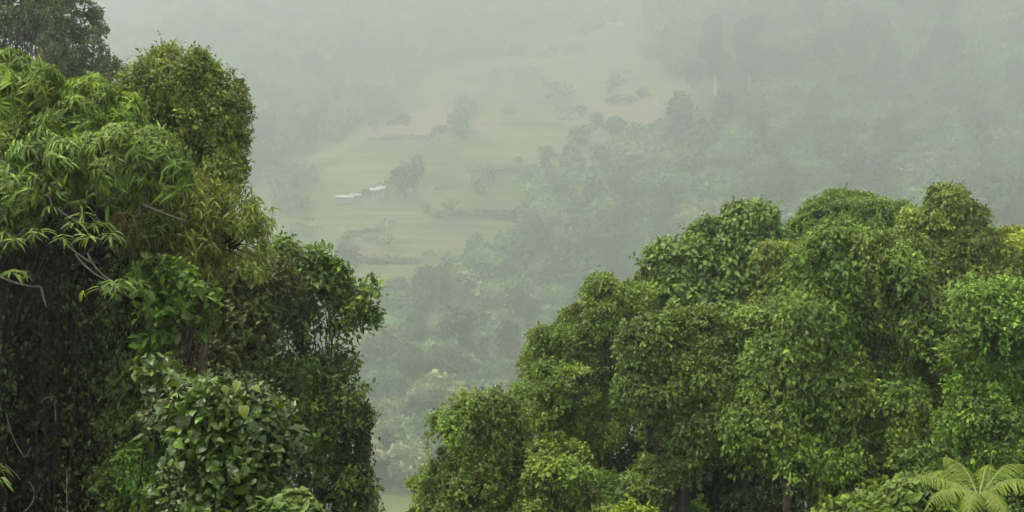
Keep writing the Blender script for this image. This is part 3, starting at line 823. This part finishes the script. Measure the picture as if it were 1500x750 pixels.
FAR_COLS = {'dome': (.22, .285, .12), 'round': (.17, .23, .10), 'tall': (.11, .15, .07), 'shrub': (.15, .19, .075)}
PROTO = []
for s, kd in enumerate(['dome', 'round', 'dome', 'round', 'tall', 'round', 'dome', 'shrub']):
    for cv in range(2):
        rg = R(100 + s * 7 + cv)
        g = far_proto(kd, rg)
        c = 3.3 * np.array(FAR_COLS[kd]) * np.exp(np.clip(rg.normal(0, .40), -.8, .3)) * np.exp(rg.normal(0, .10, 3))
        for i in range(len(g.t)): g.t[i] = np.clip(g.t[i] * c, .01, .5)
        PROTO.append((kd, g.mesh('forest_tree', [M_FAR, M_BARK])))
LITE = []
for s, kd in enumerate(['dome', 'round', 'round', 'tall', 'dome', 'shrub']):
    g = far_proto(kd, R(200 + s), False); LITE.append((kd, np.concatenate(g.v), np.concatenate(g.q), np.concatenate(g.t), np.concatenate(g.m)))

# candidate spots
rng = R(61)
sp = 6.4
pts = []
for yy in np.arange(222, 800, sp):
    s2 = sp * (1 if yy < 420 else 1.25)
    w = 40 + yy * .43
    xs = np.arange(-w, w, s2)
    pts.append(np.stack([xs + rng.uniform(-.45, .45, len(xs)) * s2, yy + rng.uniform(-.45, .45, len(xs)) * s2], -1))
pts = np.concatenate(pts) * K
zz = ground(pts[:, 0], pts[:, 1])
md = meadow(pts[:, 0], pts[:, 1], ground(pts[:, 0], pts[:, 1], False)) > .5
p3 = np.stack([pts[:, 0], pts[:, 1], zz], -1)
th = noise(p3 / (22. * K) + 3, 21)
u_, v_ = project(p3[:, 0], p3[:, 1], p3[:, 2])
up_left = (v_ < 190) & (u_ < 640)
keep = np.where(md, (th > .62) & (rng.random(len(pts)) < .5), (th > .16) | (rng.random(len(pts)) < .35))
keep &= ~(up_left & (th < .45))
clear = (np.abs(u_ - 1072) < 52) & (v_ > 112) & (v_ < 196)        # clearing under the two pale stems
keep &= ~clear
keep &= ~inside(FIELD, u_, v_)
p3, md, u_, v_ = p3[keep], md[keep], u_[keep], v_[keep]
SIL = np.array([(560, 800), (590, 735), (640, 650), (690, 585), (740, 610), (765, 560), (790, 520), (850, 450), (900, 415), (945, 440), (950, 400), (1010, 355), (1090, 320), (1130, 350), (1190, 300), (1270, 280), (1340, 285),
                (1390, 265), (1470, 340), (1520, 335), (1700, 335), (1700, 900)], float)
SIL2 = np.array([(-200, -50), (130, 0), (180, 90), (270, 60), (350, 130), (365, 250), (400, 310), (400, 370), (470, 375), (560, 420), (570, 500), (545, 650), (565, 760), (560, 900), (-200, 900)], float)
top_v = v_ - 7 * K / p3[:, 1] * F
hid = (inside(SIL, u_, top_v) & inside(SIL, u_, v_)) | (inside(SIL2, u_, top_v)) | (np.abs(u_ - 750) > 780) | (v_ > 800) | (v_ < -15)
scale = K * np.exp(rng.normal(0, .20, len(p3))) * (1.0 + .15 * (p3[:, 0] > 40 * K)) * np.where(md, .62, 1.0)
p3[:, 2] -= np.where(md, 1.6, .5) * scale
kinds = np.array([k for k, m in PROTO])
order = np.argsort(np.where(hid, 9e9, p3[:, 1] / scale))
big = order[:285]; rest = np.concatenate([order[285:]])
rest = rest[~(hid[rest] & (np.abs(u_[rest] - 750) > 1000))]
for i in big:
    m = md[i]
    opts = [k for k in range(len(PROTO)) if (PROTO[k][0] in (('shrub', 'round') if m else ('dome', 'round', 'tall')))]
    kd, me = PROTO[opts[rng.integers(len(opts))]]
    o = link('forest_tree', me)
    o.location = p3[i]; o.rotation_euler = (0, 0, rng.uniform(0, 6.28)); s = float(scale[i])
    o.scale = (s, s, s * rng.uniform(.85, 1.2))
    if m:
        tag(o, 'small hazy tree dotted about on the misty terraced meadow', 'tree', 'trees dotted over the misty meadow')
    elif u_[i] < 700:
        tag(o, 'hazy tree of the valley-bottom wood seen between the two foreground groups', 'tree', 'trees of the misty valley-bottom wood')
    else:
        tag(o, 'hazy rounded tree of the misty forest rising behind the right-hand wood', 'tree', 'trees of the misty forest slope')
g = Geo()
for i in rest:
    m = md[i]
    kd, lv_, lq, lt, lm = LITE[(5 if rng.random() < .6 else 1) if m else rng.integers(5)]
    a = rng.uniform(0, 6.28); s = scale[i] * (1.0 if p3[i, 1] < 420 * K else 1.2)
    rot = np.array([[np.cos(a), -np.sin(a), 0], [np.sin(a), np.cos(a), 0], [0, 0, 1]])
    c = 3.3 * np.array(FAR_COLS[kd]) * np.exp(np.clip(rng.normal(0, .40), -.8, .3)) * np.exp(rng.normal(0, .10, 3))
    g.v.append(lv_ @ rot.T * s + p3[i]); g.q.append(lq + g.n); g.t.append(np.clip(lt * c, .01, .5)); g.m.append(lm); g.n += len(lv_)
o = g.obj('distant_forest', [M_FAR, M_BARK]); tag(o, 'mass of far hazy treetops fading into mist on the upper slope', 'forest', kind='stuff')


def on_slope(px, py):
    """the point of the slope seen at a photo pixel"""
    Y = np.arange(215, 1000, .4) * K
    x = (px - 750) / F * Y; z = (375 - py) / F * Y
    gz = ground(x, Y)
    i = np.argmax(gz >= z)
    return np.array([x[i], Y[i], gz[i]])


# two tall pale-stemmed trees
for (px, py, ht, lab) in [(1048, 158, 30, 'tall hazy tree with a bare pale stem, left one of the pair above the forest'), (1097, 153, 28, 'tall hazy tree with a bare pale stem, right one of the pair above the forest')]:
    b = on_slope(px, py); rg = R(int(px))
    root = link('pale_stemmed_tree'); root.location = b; root.scale = (K, K, K); tag(root, lab, 'tree', 'tall pale-stemmed trees')
    g = Geo(); g.tube(bent((0, 0, -.5), (rg.normal(0, .1), 0, ht), rg, 12, 0, .004), np.linspace(.62, .2, 12), 8)
    g.obj('trunk', M_PALE, root, True)
    lob = [((rg.normal(0, 1.6), rg.normal(0, 1.2), z), (2.6, 2.4, 2.8)) for z in np.linspace(13.5, ht, 10)]
    g = Geo(); crown(g, lob, rg, (.026, .042, .026), T_SPRAY, .8, .6, 1.4, 3, 2, .5, gap=.1, fill=.4, back=1., young=0)
    g.obj('crown', M_FAR, root)


# single trees that stand out
def lone(px, py, kind, size, colr, label, seed, squash=1.0):
    b = on_slope(px, py) - np.array([0, 0, 1.2 * K * size]); rg = R(seed)
    root = link('hillside_tree'); root.location = b; root.scale = (size * K, size * K, size * squash * K); tag(root, label, 'tree')
    g = far_proto(kind, rg)
    top = Geo(); trunk = Geo()
    top.v, top.q, top.t, top.m, top.n = g.v[:-1], g.q[:-1], [np.clip(t * 3.3 * np.array(colr), .01, .5) for t in g.t[:-1]], g.m[:-1], g.n
    trunk.add(g.v[-1], g.q[-1] - (g.n - len(g.v[-1])))
    top.obj('crown', M_FAR, root); trunk.obj('trunk', M_BARK, root, True)


lone(742, 440, 'dome', 1.25, (.075, .15, .085), 'broad bluish-green domed tree standing out in the mist below the meadow', 301, .85)
lone(592, 290, 'round', 1.1, (.075, .105, .08), 'dark hazy clump-shaped tree in the middle of the terraced meadow', 302, 1.2)
lone(612, 268, 'tall', .8, (.03, .045, .03), 'slim dark tree just right of the dark clump on the meadow', 303)
lone(902, 198, 'round', .9, (.035, .045, .03), 'dark rounded tree alone on the tan upper meadow', 304)
lone(852, 172, 'shrub' if False else 'round', .6, (.035, .045, .03), 'small dark tree on the tan meadow edge above the white house', 305)
lone(798, 275, 'tall', 1.1, (.03, .042, .032), 'dark slender tree at the right edge of the terraced meadow', 306)
lone(835, 262, 'tall', 1.0, (.03, .042, .032), 'dark tree beside the small bright white house', 307)
lone(1040, 318, 'round', 1.5, (.075, .14, .075), 'large pale green tree standing out on the misty slope above the double-peaked tree', 308)
lone(1385, 95, 'round', 1.7, (.03, .045, .035), 'dark broad tree high on the misty slope at the upper right', 309, 1.1)
lone(985, 235, 'round', 1.2, (.03, .042, .03), 'dark rounded tree where the meadow meets the forest', 310)
lone(1015, 130, 'round', .9, (.035, .045, .03), 'small dark tree to the left of the tall pale-stemmed pair', 311)


# hedges along the terrace edges
for k, (lab, pl) in enumerate([('thin dark hedge on a terrace edge under the tan patch high on the meadow', [(545, 207), (590, 203), (640, 206)]),
                               ('thin dark hedge along a terrace edge in the right half of the meadow', [(690, 252), (730, 249), (772, 251)]),
                               ('short dark hedge slanting up behind the long low white house', [(530, 287), (552, 279), (575, 270)]),
                               ('low dark hedge on the lower meadow just above the dark-roofed hut', [(505, 349), (530, 344), (556, 338)]),
                               ('low hedge along the bottom terrace of the green meadow', [(520, 386), (565, 382), (610, 388)]),
                               ('thin hedge along a terrace edge in the middle of the meadow', [(640, 318), (690, 314), (745, 316)])]):
    rg = R(400 + k); pts_ = np.array(pl, float); tt = np.linspace(0, 1, 26)
    line = np.stack([np.interp(tt, [0, .5, 1], pts_[:, 0]), np.interp(tt, [0, .5, 1], pts_[:, 1])], -1)
    w3 = np.array([on_slope(a, b) for a, b in line]); o_ = w3[13]
    g = Geo(); crown(g, [(p - o_ + np.array([0, 0, .25 * K]), np.array([.9, .6, .38]) * K * rg.uniform(.4, 1.2)) for p in w3], rg, (.17, .23, .10), T_SPRAY, .5 * K, .5 * K, .9 * K, 4, 1.5, .1, gap=.2, fill=.2)
    o = g.obj('hedge', M_FAR); o.location = o_; tag(o, lab, 'hedge', 'hedges on the misty terraces')


# houses on the far slope
def house(px, py, L_, D, H, roofmat, wallmat, label, rise=1.0, rot=0., name='house'):
    b = on_slope(px, py)
    root = link(name); root.location = b + np.array([0, 0, .05]); root.rotation_euler = (0, 0, rot); root.scale = (K, K, K); tag(root, label, 'house')
    g = Geo(); g.box((0, 0, H / 2 - .6), (L_, D, H + 1.2))
    for s in (-1, 1):     # gable ends
        x0, x1 = s * L_ / 2, s * (L_ / 2 - .2)
        v = [(x0, -D / 2, H + .001), (x0, D / 2, H + .001), (x0, 0, H + rise - .05), (x0, 0, H + rise - .05), (x1, -D / 2, H + .001), (x1, D / 2, H + .001), (x1, 0, H + rise - .05), (x1, 0, H + rise - .05)]
        g.add(v, [(0, 1, 2, 3), (4, 7, 6, 5), (0, 4, 6, 2), (1, 5, 6, 2)])
    g.obj('wall', wallmat, root)
    g = Geo(); e = .45; t = .1
    for s in (-1, 1):
        y0, z0 = s * (D / 2 + e), H - e * rise / (D / 2)
        v = [(-L_ / 2 - e, y0, z0), (L_ / 2 + e, y0, z0), (L_ / 2 + e, 0, H + rise), (-L_ / 2 - e, 0, H + rise)]
        v = v + [(a, b_, c + t) for a, b_, c in v]
        g.add(v, [(0, 1, 2, 3), (4, 7, 6, 5), (0, 4, 5, 1), (1, 5, 6, 2), (3, 2, 6, 7), (0, 3, 7, 4)])
    g.obj('roof', roofmat, root)
    g = Geo(); g.box((0, -D / 2 - .03, .42 * H), (.7, .06, .84 * H)); g.obj('door', M_DARK, root)
    for x in (-L_ * .3, L_ * .3):
        g = Geo(); g.box((x, -D / 2 - .03, .55 * H), (.7, .06, .4 * H)); g.obj('window', M_DARK, root)


house(504, 294, 4.6, 3, .7, M_TIN, M_WHITE, 'long low white house with a pale roof at the left of the meadow', .6, .2)
house(520, 291, 2.6, 2.0, .7, M_TIN, M_WHITE, 'small pale-roofed outbuilding joined to the right of the long low house', .5, .35)
house(550, 290, 2.4, 2.6, 2.4, M_TIN, M_WHITE, 'tiny white hut, left one of two just right of the long low house', .6)
house(558, 287, 2.2, 2.2, 2.0, M_TIN, M_WHITE, 'tiny white hut, right one of two just right of the long low house', .6)
house(542, 358, 3.5, 3.0, 1.4, M_RUST, M_WHITE, 'little dark-roofed hut on the green lower meadow', 1.0)
house(570, 330, 1.8, 1.8, 1.4, M_RUST, M_TRACK, 'tiny tan shed on the meadow below the two white huts', .6, .5)
house(873, 236, 2.4, 2.2, 2.0, M_TIN, M_WHITE, 'small bright white house beside the dark trees at the right of the meadow', .8)
house(900, 45, 7, 5, 2.4, M_TIN, M_WHITE, 'faint white house high up in the mist', 1.2)
house(981, 158, 6.5, 4.5, 2.2, M_RUST, M_WHITE, 'faint long farmhouse on the tan meadow left of the pale-stemmed trees', 1.1)
house(1353, 206, 3.0, 3, 2.6, M_TIN, M_WHITE, 'tiny white house alone in the forest on the right-hand slope', .8)

# ------------------------------------------------------------------ haze
m, N, L = new_mat('valley_haze')
out = N.new('ShaderNodeOutputMaterial'); pv = N.new('ShaderNodeVolumePrincipled')
pv.inputs['Color'].default_value = (.73, .755, .745, 1)
pv.inputs['Density'].default_value = .0036 / K
pv.inputs['Anisotropy'].default_value = .74
pv.inputs['Density Attribute'].default_value = ''
pv.inputs['Temperature Attribute'].default_value = ''
pv.inputs['Color Attribute'].default_value = ''
L.new(pv.outputs[0], out.inputs['Volume'])
try: m.cycles.homogeneous_volume = True
except Exception: pass
zt = float(V[:, 2].max()) + 16
zb = float(V[:, 2].min()) - 1
g = Geo(); g.box((0, 1170, (zt + zb) / 2), (4000, 2760, zt - zb))
tag(g.obj('haze', m), kind='stuff')

# ------------------------------------------------------------------ light
w = bpy.data.worlds.new('World'); SC.world = w; w.use_nodes = True
nt = w.node_tree; nt.nodes.clear()
wo = nt.nodes.new('ShaderNodeOutputWorld'); bg = nt.nodes.new('ShaderNodeBackground')
sky = nt.nodes.new('ShaderNodeTexSky'); sky.sky_type = 'NISHITA'; sky.sun_disc = False
EL, AZ = math.radians(66), math.radians(-105)
sky.sun_elevation = EL; sky.sun_rotation = AZ
sky.air_density = .7; sky.dust_density = 1.5; sky.ozone_density = .6
hs = nt.nodes.new('ShaderNodeHueSaturation'); hs.inputs['Saturation'].default_value = .35      # overcast
nt.links.new(sky.outputs[0], hs.inputs['Color']); nt.links.new(hs.outputs[0], bg.inputs[0]); nt.links.new(bg.outputs[0], wo.inputs[0])
bg.inputs[1].default_value = .05
sl = bpy.data.lights.new('sun', 'SUN'); sl.energy = 1.5; sl.angle = math.radians(14); sl.color = (1, .96, .88)
so = link('sun', sl)
from mathutils import Vector
d = Vector((math.sin(AZ) * math.cos(EL), math.cos(AZ) * math.cos(EL), math.sin(EL)))
so.rotation_euler = d.to_track_quat('Z', 'Y').to_euler(); so.location = (0, 0, 60)

# ------------------------------------------------------------------ camera
cd = bpy.data.cameras.new('camera'); cd.sensor_width = 36; cd.lens = 36 * F / 1500; cd.clip_start = .1; cd.clip_end = 6000
co = link('camera', cd); co.location = (0, 0, 0); co.rotation_euler = (math.radians(90), 0, 0)
SC.camera = co
SC.view_settings.view_transform = 'Standard'; SC.view_settings.look = 'None'; SC.view_settings.gamma = 1
SC.view_settings.use_curve_mapping = False
SC.view_settings.exposure = 3.62
try:
    SC.cycles.max_bounces = 8; SC.cycles.diffuse_bounces = 4; SC.cycles.transmission_bounces = 4; SC.cycles.volume_bounces = 3; SC.cycles.glossy_bounces = 2
    SC.cycles.use_denoising = True; SC.cycles.use_adaptive_sampling = True
except Exception: pass
